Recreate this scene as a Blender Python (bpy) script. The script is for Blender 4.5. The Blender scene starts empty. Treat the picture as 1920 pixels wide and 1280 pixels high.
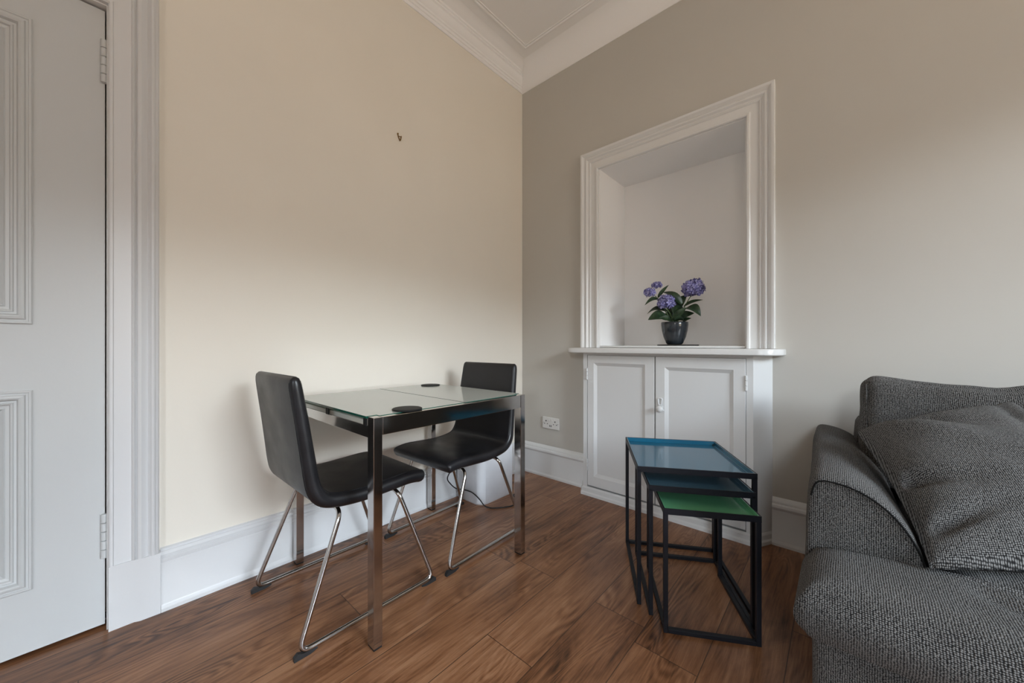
import bpy, bmesh, math, random
from mathutils import Vector, Matrix, noise
random.seed(7)
R = math.radians
SC = bpy.context.scene
COL = SC.collection

# ------------------------------------------------------------------ camera
cam = bpy.data.cameras.new('camera')
cam.sensor_width = 36.0
cam.lens = 36.0 * 690.0 / 1920.0
cam.shift_y = 6.0 / 1920.0
cam.clip_start = 0.02
camo = bpy.data.objects.new('camera', cam)
COL.objects.link(camo)
camo.location = (1.863, -2.204, 0.97)
camo.rotation_euler = (R(90), 0, R(41.8))
SC.camera = camo
SC.view_settings.view_transform = 'Standard'
SC.view_settings.look = 'None'
SC.view_settings.gamma = 1.0
SC.view_settings.use_curve_mapping = False
SC.view_settings.exposure = 0.0
SC.cycles.max_bounces = 10
SC.cycles.diffuse_bounces = 6
SC.cycles.glossy_bounces = 5
SC.cycles.transmission_bounces = 6
SC.cycles.sample_clamp_indirect = 40.0
SC.cycles.blur_glossy = 0.3
SC.cycles.caustics_reflective = True
SC.cycles.use_denoising = True

# ------------------------------------------------------------------ sky seen through the window
world = bpy.data.worlds.new('overcast_sky')
SC.world = world
world.use_nodes = True
nt = world.node_tree
nt.nodes.clear()
wo = nt.nodes.new('ShaderNodeOutputWorld')
bg = nt.nodes.new('ShaderNodeBackground')
tc = nt.nodes.new('ShaderNodeTexCoord')
sep = nt.nodes.new('ShaderNodeSeparateXYZ')
ramp = nt.nodes.new('ShaderNodeValToRGB')
nt.links.new(tc.outputs['Generated'], sep.inputs[0])
nt.links.new(sep.outputs['Z'], ramp.inputs[0])
cr = ramp.color_ramp
# street and sandstone houses below, bright hazy band above the roofs, paler cloud overhead
SKY = [(0.0, (0.16, 0.13, 0.10)), (0.02, (0.10, 0.095, 0.09)), (0.205, (0.10, 0.095, 0.09)), (0.255, (1.12, 1.22, 1.32)),
       (0.31, (1.08, 1.18, 1.30)), (0.38, (0.42, 0.49, 0.58)), (1.0, (0.24, 0.29, 0.36))]
cr.elements[0].position, cr.elements[0].color = SKY[0][0], (*SKY[0][1], 1)
cr.elements[1].position, cr.elements[1].color = SKY[-1][0], (*SKY[-1][1], 1)
for p_, c_ in SKY[1:-1]:
    e = cr.elements.new(p_)
    e.color = (*c_, 1)
nt.links.new(ramp.outputs[0], bg.inputs['Color'])
bg.inputs['Strength'].default_value = 38.0
nt.links.new(bg.outputs[0], wo.inputs['Surface'])

# room extents: wall_left x=0, wall_back y=0, wall_right x=RX, wall_front y=RY
RX, RY, RZ = 4.2, -4.4, 3.08
WIN = [(-2.15, -0.80, 0.62, 2.5)]             # window in wall_right (y0, y1, z0, z1)
for (y0, y1, z0, z1) in WIN:
    ld = bpy.data.lights.new('window_portal', 'AREA')
    ld.shape = 'RECTANGLE'
    ld.size = abs(z1 - z0)
    ld.size_y = abs(y1 - y0)
    ld.cycles.is_portal = True
    lo = bpy.data.objects.new('window_portal', ld)
    COL.objects.link(lo)
    lo.location = (RX + 0.02, (y0 + y1) / 2, (z0 + z1) / 2)
    lo.rotation_euler = (0, R(90), 0)
FILL_WIN = (2.45, 3.15, 0.80, 2.45)               # unseen window added in wall_front as fill light from behind the camera (x0, x1, z0, z1)
ld = bpy.data.lights.new('window_portal', 'AREA')
ld.shape = 'RECTANGLE'
ld.size = FILL_WIN[1] - FILL_WIN[0]
ld.size_y = FILL_WIN[3] - FILL_WIN[2]
ld.cycles.is_portal = True
lo = bpy.data.objects.new('window_portal', ld)
COL.objects.link(lo)
lo.location = ((FILL_WIN[0] + FILL_WIN[1]) / 2, RY - 0.02, (FILL_WIN[2] + FILL_WIN[3]) / 2)
lo.rotation_euler = (R(90), 0, 0)
# ------------------------------------------------------------------ materials
def newmat(name):
    m = bpy.data.materials.new(name)
    m.use_nodes = True
    t = m.node_tree
    return m, t, t.nodes['Principled BSDF']

def N(t, typ, **kw):
    n = t.nodes.new(typ)
    for k, v in kw.items():
        setattr(n, k, v)
    return n

def bump(t, b, height, strength, dist=0.002):
    bn = N(t, 'ShaderNodeBump')
    bn.inputs['Strength'].default_value = strength
    bn.inputs['Distance'].default_value = dist
    t.links.new(height, bn.inputs['Height'])
    t.links.new(bn.outputs[0], b.inputs['Normal'])
    return bn

def objco(t):
    return N(t, 'ShaderNodeTexCoord').outputs['Object']

def noise_tex(t, co, scale, detail=3.0, rough=0.5, dist=0.0):
    n = N(t, 'ShaderNodeTexNoise')
    n.inputs['Scale'].default_value = scale
    n.inputs['Detail'].default_value = detail
    n.inputs['Roughness'].default_value = rough
    n.inputs['Distortion'].default_value = dist
    t.links.new(co, n.inputs['Vector'])
    return n

def ramp_tex(t, fac, stops):
    r = N(t, 'ShaderNodeValToRGB')
    el = r.color_ramp.elements
    el[0].position, el[0].color = stops[0][0], (*stops[0][1], 1)
    el[1].position, el[1].color = stops[-1][0], (*stops[-1][1], 1)
    for p, c in stops[1:-1]:
        k = el.new(p)
        k.color = (*c, 1)
    t.links.new(fac, r.inputs[0])
    return r

def mapping(t, co, scale=(1, 1, 1), rot=(0, 0, 0), loc=(0, 0, 0)):
    m = N(t, 'ShaderNodeMapping')
    m.inputs['Scale'].default_value = scale
    m.inputs['Rotation'].default_value = rot
    m.inputs['Location'].default_value = loc
    t.links.new(co, m.inputs['Vector'])
    return m.outputs[0]

def mat_paint(name, col, rough=0.6, spec=0.4, bs=0.12, scale=90, var=0.03):
    m, t, b = newmat(name)
    co = objco(t)
    n = noise_tex(t, co, scale, 4)
    n2 = noise_tex(t, co, 2.2, 3)
    lo = tuple(c * (1 - var) for c in col)
    hi = tuple(min(1, c * (1 + var)) for c in col)
    r = ramp_tex(t, n2.outputs['Fac'], [(0.3, lo), (0.7, hi)])
    t.links.new(r.outputs[0], b.inputs['Base Color'])
    b.inputs['Roughness'].default_value = rough
    b.inputs['Specular IOR Level'].default_value = spec
    bump(t, b, n.outputs['Fac'], bs, 0.001)
    return m

def mat_simple(name, col, rough=0.5, metal=0.0, spec=0.5, coat=0.0, bs=0.0, scale=200):
    m, t, b = newmat(name)
    co = objco(t)
    n = noise_tex(t, co, scale, 3)
    lo = tuple(c * 0.93 for c in col)
    r = ramp_tex(t, n.outputs['Fac'], [(0.3, lo), (0.7, col)])
    t.links.new(r.outputs[0], b.inputs['Base Color'])
    b.inputs['Roughness'].default_value = rough
    b.inputs['Metallic'].default_value = metal
    b.inputs['Specular IOR Level'].default_value = spec
    b.inputs['Coat Weight'].default_value = coat
    b.inputs['Coat Roughness'].default_value = 0.05
    if bs:
        bump(t, b, n.outputs['Fac'], bs, 0.001)
    return m

M = {}
M['cream'] = mat_paint('cream_wall_paint', (0.80, 0.755, 0.675), 0.75, 0.3, 0.15, 120, 0.015)
M['greige'] = mat_paint('greige_wall_paint', (0.525, 0.505, 0.465), 0.75, 0.3, 0.15, 120, 0.015)
M['trim'] = mat_paint('white_gloss_trim', (0.71, 0.715, 0.715), 0.26, 0.5, 0.25, 45, 0.01)
M['door'] = mat_paint('grey_white_door_gloss', (0.56, 0.575, 0.58), 0.36, 0.5, 0.3, 40, 0.01)
M['casing'] = mat_paint('white_casing_gloss', (0.66, 0.665, 0.675), 0.33, 0.5, 0.25, 45, 0.01)
M['ceil'] = mat_paint('white_ceiling_paint', (0.88, 0.88, 0.885), 0.8, 0.3, 0.1, 80, 0.01)
M['nichepaint'] = mat_paint('niche_paint', (0.86, 0.86, 0.86), 0.6, 0.35, 0.12, 60, 0.01)
M['plain'] = mat_paint('off_white_wall_paint', (0.80, 0.79, 0.78), 0.8, 0.3, 0.1, 60, 0.01)
M['chrome'] = mat_simple('chrome', (0.62, 0.61, 0.60), 0.10, 1.0)
M['steel'] = mat_simple('brushed_steel_tube', (0.52, 0.51, 0.50), 0.15, 1.0)
M['legsteel'] = mat_simple('polished_steel', (0.52, 0.50, 0.49), 0.13, 1.0)
M['rubber'] = mat_simple('black_rubber', (0.012, 0.012, 0.013), 0.6)
M['cable'] = mat_simple('black_cable', (0.010, 0.010, 0.010), 0.45)
M['blackmetal'] = mat_simple('black_powder_coat', (0.007, 0.008, 0.012), 0.45, 0.0, 0.3, 0, 0.15, 400)
M['disc'] = mat_simple('black_plastic_disc', (0.010, 0.011, 0.012), 0.55, 0, 0.25)
M['plastic'] = mat_simple('white_plastic', (0.72, 0.71, 0.69), 0.3)
M['plastic_dark'] = mat_simple('socket_hole', (0.03, 0.03, 0.03), 0.6)
M['appl'] = mat_simple('white_enamel', (0.74, 0.76, 0.80), 0.25, 0, 0.5, 0.3, 0.1, 14)
M['brass'] = mat_simple('aged_brass', (0.22, 0.13, 0.04), 0.4, 1.0)
M['soil'] = mat_simple('potting_soil', (0.03, 0.022, 0.015), 0.9, 0, 0.2, 0, 0.8, 120)
M['gap'] = mat_simple('gap_shade', (0.02, 0.018, 0.016), 0.9)  # shade of the gap under the door, put into the colour
M['stem'] = mat_simple('green_stem', (0.06, 0.12, 0.03), 0.5)

def mat_floor():
    m, t, b = newmat('walnut_laminate_planks')
    co = objco(t)
    s = N(t, 'ShaderNodeSeparateXYZ')
    t.links.new(co, s.inputs[0])
    def math_(op, a, bb=None, c=None):
        n = N(t, 'ShaderNodeMath', operation=op)
        for i, v in enumerate((a, bb, c)):
            if v is None:
                continue
            if isinstance(v, (int, float)):
                n.inputs[i].default_value = v
            else:
                t.links.new(v, n.inputs[i])
        return n.outputs[0]
    u = math_('DIVIDE', math_('SUBTRACT', s.outputs['X'], 0.98 - 1.9), 0.19)
    iu = math_('FLOOR', u)
    fu = math_('FRACT', u)
    wn = N(t, 'ShaderNodeTexWhiteNoise', noise_dimensions='1D')
    t.links.new(iu, wn.inputs['W'])
    v = math_('ADD', math_('DIVIDE', s.outputs['Y'], 1.28), math_('MULTIPLY', wn.outputs['Value'], 7.31))
    iv = math_('FLOOR', v)
    fv = math_('FRACT', v)
    cb = N(t, 'ShaderNodeCombineXYZ')
    t.links.new(iu, cb.inputs[0])
    t.links.new(iv, cb.inputs[1])
    wid = N(t, 'ShaderNodeTexWhiteNoise', noise_dimensions='3D')
    t.links.new(cb.outputs[0], wid.inputs['Vector'])
    # per plank shifted coordinates
    sh = N(t, 'ShaderNodeVectorMath', operation='MULTIPLY_ADD')
    t.links.new(wid.outputs['Color'], sh.inputs[0])
    sh.inputs[1].default_value = (13.0, 17.0, 9.0)
    t.links.new(co, sh.inputs[2])
    warp = noise_tex(t, mapping(t, sh.outputs[0], (5.0, 1.3, 1)), 1.0, 3, 0.5)
    wv = N(t, 'ShaderNodeVectorMath', operation='MULTIPLY_ADD')
    t.links.new(warp.outputs['Color'], wv.inputs[0])
    wv.inputs[1].default_value = (0.055, 0.0, 0.0)
    t.links.new(sh.outputs[0], wv.inputs[2])
    grain = noise_tex(t, mapping(t, wv.outputs[0], (75, 3.0, 1)), 1.0, 8, 0.68, 0.3)
    fine = noise_tex(t, mapping(t, wv.outputs[0], (330, 11, 1)), 1.0, 4, 0.75)
    cloud = noise_tex(t, mapping(t, sh.outputs[0], (9, 2.6, 1)), 1.0, 5, 0.6, 0.8)
    # growth-ring figure: contour lines of a stretched noise, strongest round knots
    fig = noise_tex(t, mapping(t, sh.outputs[0], (6.5, 1.5, 1)), 1.0, 2, 0.45, 0.4)
    ringv = math_('MULTIPLY_ADD', math_('SINE', math_('MULTIPLY', fig.outputs['Fac'], 150.0)), 0.5, 0.5)
    msk = noise_tex(t, mapping(t, sh.outputs[0], (4.0, 1.2, 1), (0, 0, 0), (7, 3, 0)), 1.0, 2, 0.5)
    mk = ramp_tex(t, msk.outputs['Fac'], [(0.48, (0, 0, 0)), (0.62, (1, 1, 1))])
    g = math_('ADD', math_('MULTIPLY', grain.outputs['Fac'], 0.47), math_('MULTIPLY', cloud.outputs['Fac'], 0.41))
    g = math_('ADD', g, math_('MULTIPLY', math_('MULTIPLY', math_('SUBTRACT', ringv, 0.5), mk.outputs[0]), 0.12))
    g = math_('ADD', g, math_('MULTIPLY', fine.outputs['Fac'], 0.20))
    g = math_('ADD', g, math_('MULTIPLY', math_('SUBTRACT', wid.outputs['Value'], 0.5), 0.10))
    r = ramp_tex(t, g, [(0.37, (0.042, 0.016, 0.007)), (0.47, (0.155, 0.064, 0.027)),
                        (0.57, (0.265, 0.120, 0.056)), (0.72, (0.42, 0.225, 0.12))])
    # grooves
    eu = math_('MINIMUM', fu, math_('SUBTRACT', 1.0, fu))
    ev = math_('MINIMUM', fv, math_('SUBTRACT', 1.0, fv))
    gu = math_('LESS_THAN', eu, 0.0075)
    gv = math_('LESS_THAN', ev, 0.0011)
    gg = math_('MAXIMUM', gu, gv)
    mx = N(t, 'ShaderNodeMix', data_type='RGBA')
    t.links.new(math_('MULTIPLY', gg, 0.72), mx.inputs['Factor'])
    t.links.new(r.outputs[0], mx.inputs['A'])
    mx.inputs['B'].default_value = (0.012, 0.006, 0.004, 1)
    t.links.new(mx.outputs['Result'], b.inputs['Base Color'])
    rr = math_('ADD', math_('MULTIPLY', grain.outputs['Fac'], 0.16), 0.25)
    t.links.new(rr, b.inputs['Roughness'])
    b.inputs['Specular IOR Level'].default_value = 0.45
    h = math_('SUBTRACT', math_('MULTIPLY', grain.outputs['Fac'], 0.35), gg)
    bump(t, b, h, 0.25, 0.0012)
    return m
M['floor'] = mat_floor()

def mat_leather():
    m, t, b = newmat('black_faux_leather')
    co = objco(t)
    v = N(t, 'ShaderNodeTexVoronoi')
    v.inputs['Scale'].default_value = 420
    t.links.new(co, v.inputs['Vector'])
    n = noise_tex(t, co, 9, 4)
    r = ramp_tex(t, n.outputs['Fac'], [(0.35, (0.009, 0.009, 0.011)), (0.7, (0.015, 0.015, 0.018))])
    t.links.new(r.outputs[0], b.inputs['Base Color'])
    r2 = ramp_tex(t, n.outputs['Fac'], [(0.3, (0.30,) * 3), (0.7, (0.44,) * 3)])
    t.links.new(r2.outputs[0], b.inputs['Roughness'])
    b.inputs['Specular IOR Level'].default_value = 0.42
    bump(t, b, v.outputs['Distance'], 0.12, 0.0006)
    return m
M['leather'] = mat_leather()

def mat_fabric():
    m, t, b = newmat('charcoal_woven_tweed')
    co = objco(t)
    uv = N(t, 'ShaderNodeTexCoord').outputs['UV']
    nb = noise_tex(t, co, 16, 2)
    wv = N(t, 'ShaderNodeVectorMath', operation='MULTIPLY_ADD')
    t.links.new(nb.outputs['Color'], wv.inputs[0])
    wv.inputs[1].default_value = (0.004, 0.004, 0.0)
    t.links.new(uv, wv.inputs[2])
    v = N(t, 'ShaderNodeTexVoronoi', voronoi_dimensions='2D')
    v.inputs['Scale'].default_value = 1.0
    v.inputs['Randomness'].default_value = 0.30
    t.links.new(mapping(t, wv.outputs[0], (255, 360, 1), (0, 0, 0.0)), v.inputs['Vector'])
    n1 = noise_tex(t, co, 6, 4)
    n2 = noise_tex(t, co, 240, 3)
    a = N(t, 'ShaderNodeMath', operation='MULTIPLY_ADD')
    t.links.new(n2.outputs['Fac'], a.inputs[0])
    a.inputs[1].default_value = -0.45
    t.links.new(v.outputs['Distance'], a.inputs[2])
    r = ramp_tex(t, a.outputs[0], [(0.0, (0.215, 0.21, 0.203)), (0.09, (0.125, 0.121, 0.117)),
                                   (0.24, (0.028, 0.027, 0.027)), (0.45, (0.007, 0.007, 0.007))])
    mx = N(t, 'ShaderNodeMix', data_type='RGBA', blend_type='MULTIPLY')
    mx.inputs['Factor'].default_value = 1.0
    r1 = ramp_tex(t, n1.outputs['Fac'], [(0.3, (0.85,) * 3), (0.7, (1.12,) * 3)])
    t.links.new(r.outputs[0], mx.inputs['A'])
    t.links.new(r1.outputs[0], mx.inputs['B'])
    t.links.new(mx.outputs['Result'], b.inputs['Base Color'])
    b.inputs['Roughness'].default_value = 0.9
    b.inputs['Specular IOR Level'].default_value = 0.15
    b.inputs['Sheen Weight'].default_value = 0.06
    iv = N(t, 'ShaderNodeMath', operation='SUBTRACT')
    iv.inputs[0].default_value = 1.0
    t.links.new(v.outputs['Distance'], iv.inputs[1])
    bump(t, b, iv.outputs[0], 0.8, 0.003)
    return m
M['fabric'] = mat_fabric()
M['seam'] = mat_simple('dark_seam_thread', (0.010, 0.010, 0.010), 0.9, 0, 0.1)

def mat_frosted():
    m, t, b = newmat('frosted_back_glass')
    co = objco(t)
    n = noise_tex(t, co, 3, 3)
    r = ramp_tex(t, n.outputs['Fac'], [(0.3, (0.77, 0.80, 0.76)), (0.7, (0.80, 0.83, 0.79))])
    t.links.new(r.outputs[0], b.inputs['Base Color'])
    b.inputs['Roughness'].default_value = 0.035
    b.inputs['Specular IOR Level'].default_value = 0.9
    n3 = noise_tex(t, co, 400, 2)
    bump(t, b, n3.outputs['Fac'], 0.02, 0.0005)
    tr = N(t, 'ShaderNodeBsdfTranslucent')
    tr.inputs['Color'].default_value = (0.75, 0.80, 0.76, 1)
    mx = N(t, 'ShaderNodeMixShader')
    mx.inputs[0].default_value = 0.25
    out = t.nodes['Material Output']
    t.links.new(b.outputs[0], mx.inputs[1])
    t.links.new(tr.outputs[0], mx.inputs[2])
    t.links.new(mx.outputs[0], out.inputs['Surface'])
    return m
M['frosted'] = mat_frosted()
M['glassedge'] = mat_simple('green_glass_edge', (0.01, 0.10, 0.07), 0.1, 0, 0.6)
M['leafglass'] = mat_simple('pale_extension_leaf', (0.62, 0.65, 0.60), 0.25, 0, 0.5)

def mat_pane():
    m, t, b = newmat('window_pane_glass')
    t.nodes.remove(b)
    tr = N(t, 'ShaderNodeBsdfTransparent')
    tr.inputs['Color'].default_value = (0.97, 0.98, 0.975, 1)
    gl = N(t, 'ShaderNodeBsdfGlossy')
    gl.inputs['Roughness'].default_value = 0.02
    mx = N(t, 'ShaderNodeMixShader')
    mx.inputs[0].default_value = 0.04
    t.links.new(tr.outputs[0], mx.inputs[1])
    t.links.new(gl.outputs[0], mx.inputs[2])
    t.links.new(mx.outputs[0], t.nodes['Material Output'].inputs['Surface'])
    return m
M['pane'] = mat_pane()

def mat_lacquer(name, col):
    m, t, b = newmat(name)
    co = objco(t)
    n = noise_tex(t, co, 5, 3)
    lo = tuple(c * 0.9 for c in col)
    r = ramp_tex(t, n.outputs['Fac'], [(0.3, lo), (0.7, col)])
    t.links.new(r.outputs[0], b.inputs['Base Color'])
    b.inputs['Roughness'].default_value = 0.12
    b.inputs['Specular IOR Level'].default_value = 0.5
    b.inputs['Coat Weight'].default_value = 0.2
    b.inputs['Coat Roughness'].default_value = 0.06
    return m
M['blue'] = mat_lacquer('teal_blue_lacquer', (0.012, 0.115, 0.20))
M['slate'] = mat_lacquer('slate_blue_lacquer', (0.075, 0.14, 0.18))
M['green'] = mat_lacquer('green_lacquer', (0.13, 0.38, 0.20))
M['potglaze'] = mat_lacquer('dark_grey_glaze', (0.020, 0.026, 0.033))

def mat_leaf():
    m, t, b = newmat('dark_green_leaf')
    co = objco(t)
    n = noise_tex(t, co, 40, 3)
    r = ramp_tex(t, n.outputs['Fac'], [(0.3, (0.008, 0.022, 0.010)), (0.6, (0.018, 0.045, 0.018)), (0.8, (0.05, 0.10, 0.03))])
    t.links.new(r.outputs[0], b.inputs['Base Color'])
    b.inputs['Roughness'].default_value = 0.4
    return m
M['leaf'] = mat_leaf()

def mat_petal():
    m, t, b = newmat('violet_blue_petal')
    co = objco(t)
    n = noise_tex(t, co, 110, 3)
    r = ramp_tex(t, n.outputs['Fac'], [(0.36, (0.09, 0.085, 0.26)), (0.52, (0.22, 0.21, 0.48)), (0.68, (0.52, 0.52, 0.74))])
    t.links.new(r.outputs[0], b.inputs['Base Color'])
    b.inputs['Roughness'].default_value = 0.7
    return m
M['petal'] = mat_petal()

# ------------------------------------------------------------------ helpers
def link_mesh(name, bm, mat, parent=None, smooth=None, recalc=True):
    if recalc:
        bmesh.ops.recalc_face_normals(bm, faces=bm.faces[:])
    me = bpy.data.meshes.new(name)
    bm.to_mesh(me)
    bm.free()
    mats = mat if isinstance(mat, (list, tuple)) else [mat]
    for k in mats:
        me.materials.append(k)
    if smooth is not None:
        me.shade_smooth()
        if smooth < 180:
            try:
                me.set_sharp_from_angle(angle=R(smooth))
            except Exception:
                pass
    o = bpy.data.objects.new(name, me)
    COL.objects.link(o)
    if parent is not None:
        o.parent = parent
    return o

def thing(name, label, cat, loc=(0, 0, 0), rotz=0.0, group=None):
    o = bpy.data.objects.new(name, None)
    o.empty_display_size = 0.1
    COL.objects.link(o)
    o.location = loc
    o.rotation_euler = (0, 0, rotz)
    return tag(o, label, cat, group)

def tag(o, label, cat, group=None):
    o['label'] = label
    o['category'] = cat
    if group:
        o['group'] = group
    return o

def struct(o, label=None):
    o['kind'] = 'structure'
    if label:
        o['label'] = label
    return o

def add_box(bm, x0, x1, y0, y1, z0, z1, bev=0.0, seg=2, mi=0, mtx=None):
    t = bmesh.new()
    bmesh.ops.create_cube(t, size=1.0)
    for v in t.verts:
        v.co = Vector((x0 + (v.co.x + .5) * (x1 - x0), y0 + (v.co.y + .5) * (y1 - y0), z0 + (v.co.z + .5) * (z1 - z0)))
    if bev > 0:
        bmesh.ops.bevel(t, geom=t.edges[:], offset=bev, segments=seg, affect='EDGES', profile=0.5)
    merge(bm, t, mi, mtx)

def merge(bm, t, mi=0, mtx=None):
    vm = {}
    for v in t.verts:
        vm[v] = bm.verts.new(mtx @ v.co if mtx else v.co)
    for f in t.faces:
        try:
            nf = bm.faces.new([vm[v] for v in f.verts])
            nf.material_index = mi if mi else f.material_index
        except ValueError:
            pass
    t.free()

def bx(name, dims, mat, parent=None, bev=0.002, seg=2):
    bm = bmesh.new()
    add_box(bm, *dims, bev=bev, seg=seg)
    return link_mesh(name, bm, mat, parent)

def rings_mesh(bm, rings, closed=True, cap=True, loop=False):
    vs = [[bm.verts.new(p) for p in r] for r in rings]
    n = len(vs[0])
    cnt = len(vs) if loop else len(vs) - 1
    for i in range(cnt):
        a, b = vs[i], vs[(i + 1) % len(vs)]
        for j in range(n if closed else n - 1):
            k = (j + 1) % n
            try:
                bm.faces.new((a[j], a[k], b[k], b[j]))
            except ValueError:
                pass
    if cap and not loop:
        bm.faces.new(list(reversed(vs[0])))
        bm.faces.new(vs[-1])
    return vs

def fillet(pts, rad, seg=6, closed=False):
    pts = [Vector(p) for p in pts]
    out = []
    n = len(pts)
    for i, p in enumerate(pts):
        if not closed and i in (0, n - 1):
            out.append(p)
            continue
        a, c = pts[i - 1], pts[(i + 1) % n]
        r = rad[i] if isinstance(rad, (list, tuple)) else rad
        d1, d2 = (a - p), (c - p)
        l1, l2 = d1.length, d2.length
        d1.normalize(); d2.normalize()
        ang = d1.angle(d2)
        if r <= 0 or ang > R(178):
            out.append(p)
            continue
        tl = min(r / math.tan(ang / 2), l1 * .49, l2 * .49)
        s, e_ = p + d1 * tl, p + d2 * tl
        for k in range(seg + 1):
            u = k / seg
            out.append(s * (1 - u) ** 2 + p * 2 * u * (1 - u) + e_ * u ** 2)
    return out

def add_tube(bm, pts, rad, seg=12, closed=False, flat=1.0):
    pts = [Vector(p) for p in pts]
    n = len(pts)
    rings = []
    up = None
    for i in range(n):
        if closed:
            t = pts[(i + 1) % n] - pts[i - 1]
        else:
            t = pts[min(i + 1, n - 1)] - pts[max(i - 1, 0)]
        t.normalize()
        if up is None:
            up = Vector((0, 0, 1)) if abs(t.z) < 0.9 else Vector((1, 0, 0))
        a = up - t * up.dot(t)
        if a.length < 1e-5:
            a = t.orthogonal()
        a.normalize()
        up = a
        b = t.cross(a)
        r = rad(i / (n - 1)) if callable(rad) else rad
        rings.append([pts[i] + (a * math.cos(2 * math.pi * k / seg) * flat + b * math.sin(2 * math.pi * k / seg)) * r for k in range(seg)])
    rings_mesh(bm, rings, True, True, closed)

def add_lathe(bm, prof, seg=32, cx=0, cy=0, cap=True):
    rings = [[Vector((cx + r * math.cos(2 * math.pi * k / seg), cy + r * math.sin(2 * math.pi * k / seg), z)) for k in range(seg)] for r, z in prof]
    rings_mesh(bm, rings, True, cap)

def sweep(bm, path, prof, mp, closed=False):
    """path: 2D points; prof: (offset to the left of the path, height) closed outline; mitred corners."""
    n = len(path)
    P = [Vector((p[0], p[1])) for p in path]
    rings = []
    for i in range(n):
        if closed or 0 < i < n - 1:
            d1 = (P[i] - P[i - 1]).normalized()
            d2 = (P[(i + 1) % n] - P[i]).normalized()
            n1, n2 = Vector((-d1.y, d1.x)), Vector((-d2.y, d2.x))
            m = (n1 + n2)
            m = m / max(1e-6, m.dot(n1))
        else:
            d1 = (P[1] - P[0]).normalized() if i == 0 else (P[-1] - P[-2]).normalized()
            m = Vector((-d1.y, d1.x))
        rings.append([Vector(mp(P[i].x + m.x * o, P[i].y + m.y * o, h)) for o, h in prof])
    rings_mesh(bm, rings, True, True, closed)

def grid_box(nx, ny, nz):
    """unit cube surface [-1,1]^3 subdivided, as bmesh"""
    bm = bmesh.new()
    cache = {}
    def V(i, j, k):
        key = (i, j, k)
        if key not in cache:
            cache[key] = bm.verts.new((2 * i / nx - 1, 2 * j / ny - 1, 2 * k / nz - 1))
        return cache[key]
    for i in range(nx):
        for j in range(ny):
            bm.faces.new((V(i, j, 0), V(i, j + 1, 0), V(i + 1, j + 1, 0), V(i + 1, j, 0)))
            bm.faces.new((V(i, j, nz), V(i + 1, j, nz), V(i + 1, j + 1, nz), V(i, j + 1, nz)))
    for i in range(nx):
        for k in range(nz):
            bm.faces.new((V(i, 0, k), V(i + 1, 0, k), V(i + 1, 0, k + 1), V(i, 0, k + 1)))
            bm.faces.new((V(i, ny, k), V(i, ny, k + 1), V(i + 1, ny, k + 1), V(i + 1, ny, k)))
    for j in range(ny):
        for k in range(nz):
            bm.faces.new((V(0, j, k), V(0, j, k + 1), V(0, j + 1, k + 1), V(0, j + 1, k)))
            bm.faces.new((V(nx, j, k), V(nx, j + 1, k), V(nx, j + 1, k + 1), V(nx, j, k + 1)))
    return bm

def soft_box(c, h, rad, puff=(0, 0, 0), n=(24, 24, 10), wr=0.004, wscale=5.0, seed=0):
    """cushion: rounded box centred c, half sizes h, corner radius rad, faces bulging by puff"""
    bm = grid_box(*n)
    c, h = Vector(c), Vector(h)
    for v in bm.verts:
        u = v.co.copy()
        # concentrate vertices near the edges
        w = Vector([math.copysign(1 - (1 - abs(a)) ** 1.35, a) for a in u])
        p = Vector([w[i] * h[i] for i in range(3)])
        inner = Vector([max(-(h[i] - rad), min(h[i] - rad, p[i])) for i in range(3)])
        d = p - inner
        if d.length > 1e-6:
            q = inner + d.normalized() * min(rad, max(abs(d.x), abs(d.y), abs(d.z)))
        else:
            q = p
        for i in range(3):
            o = [(1 - w[j] ** 2) for j in range(3) if j != i]
            if abs(u[i]) > 0.2:
                q[i] += math.copysign(puff[i] * (o[0] * o[1]) ** 0.6 * min(1.0, abs(w[i])), u[i])
        s = noise.noise((c + q) * wscale + Vector((seed, seed * 2, 0))) * wr
        s += noise.noise((c + q) * wscale * 2.7 + Vector((seed, 5, 0))) * wr * .4
        dn = Vector([w[i] ** 5 for i in range(3)])
        if dn.length > 1e-4:
            q += dn.normalized() * s
        v.co = c + q
    return bm

def box_uv(bm):
    uvl = bm.loops.layers.uv.verify()
    bm.normal_update()
    for f in bm.faces:
        n = f.normal
        ax = max(range(3), key=lambda i: abs(n[i]) * (1.25 if i == 1 else 1.0))
        for l in f.loops:
            c = l.vert.co
            l[uvl].uv = ((c.y, c.z), (c.x, c.z), (c.x, c.y))[ax]

# ------------------------------------------------------------------ room shell
bm = bmesh.new(); add_box(bm, -0.3, RX + .3, RY - .3, 0.6, -0.1, 0.0)
struct(link_mesh('floor', bm, M['floor']), 'dark walnut laminate plank floor')
bm = bmesh.new(); add_box(bm, -0.3, RX + .3, RY - .3, 0.6, RZ, RZ + .12)
struct(link_mesh('ceiling', bm, M['ceil']), 'white ceiling')

DY1, DY0, DZ = -2.186, -2.994, 2.125        # door opening
bm = bmesh.new()
add_box(bm, -0.12, 0, DY1, 0.0, 0, RZ)
add_box(bm, -0.12, 0, RY, DY0, 0, RZ)
add_box(bm, -0.12, 0, DY0, DY1, DZ, RZ)
add_box(bm, -0.30, -0.12, RY, 0.0, 0, RZ)  # solid backing, added behind the door to block outside light
struct(link_mesh('wall_left', bm, M['cream']), 'cream painted wall behind the dining table')

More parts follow.
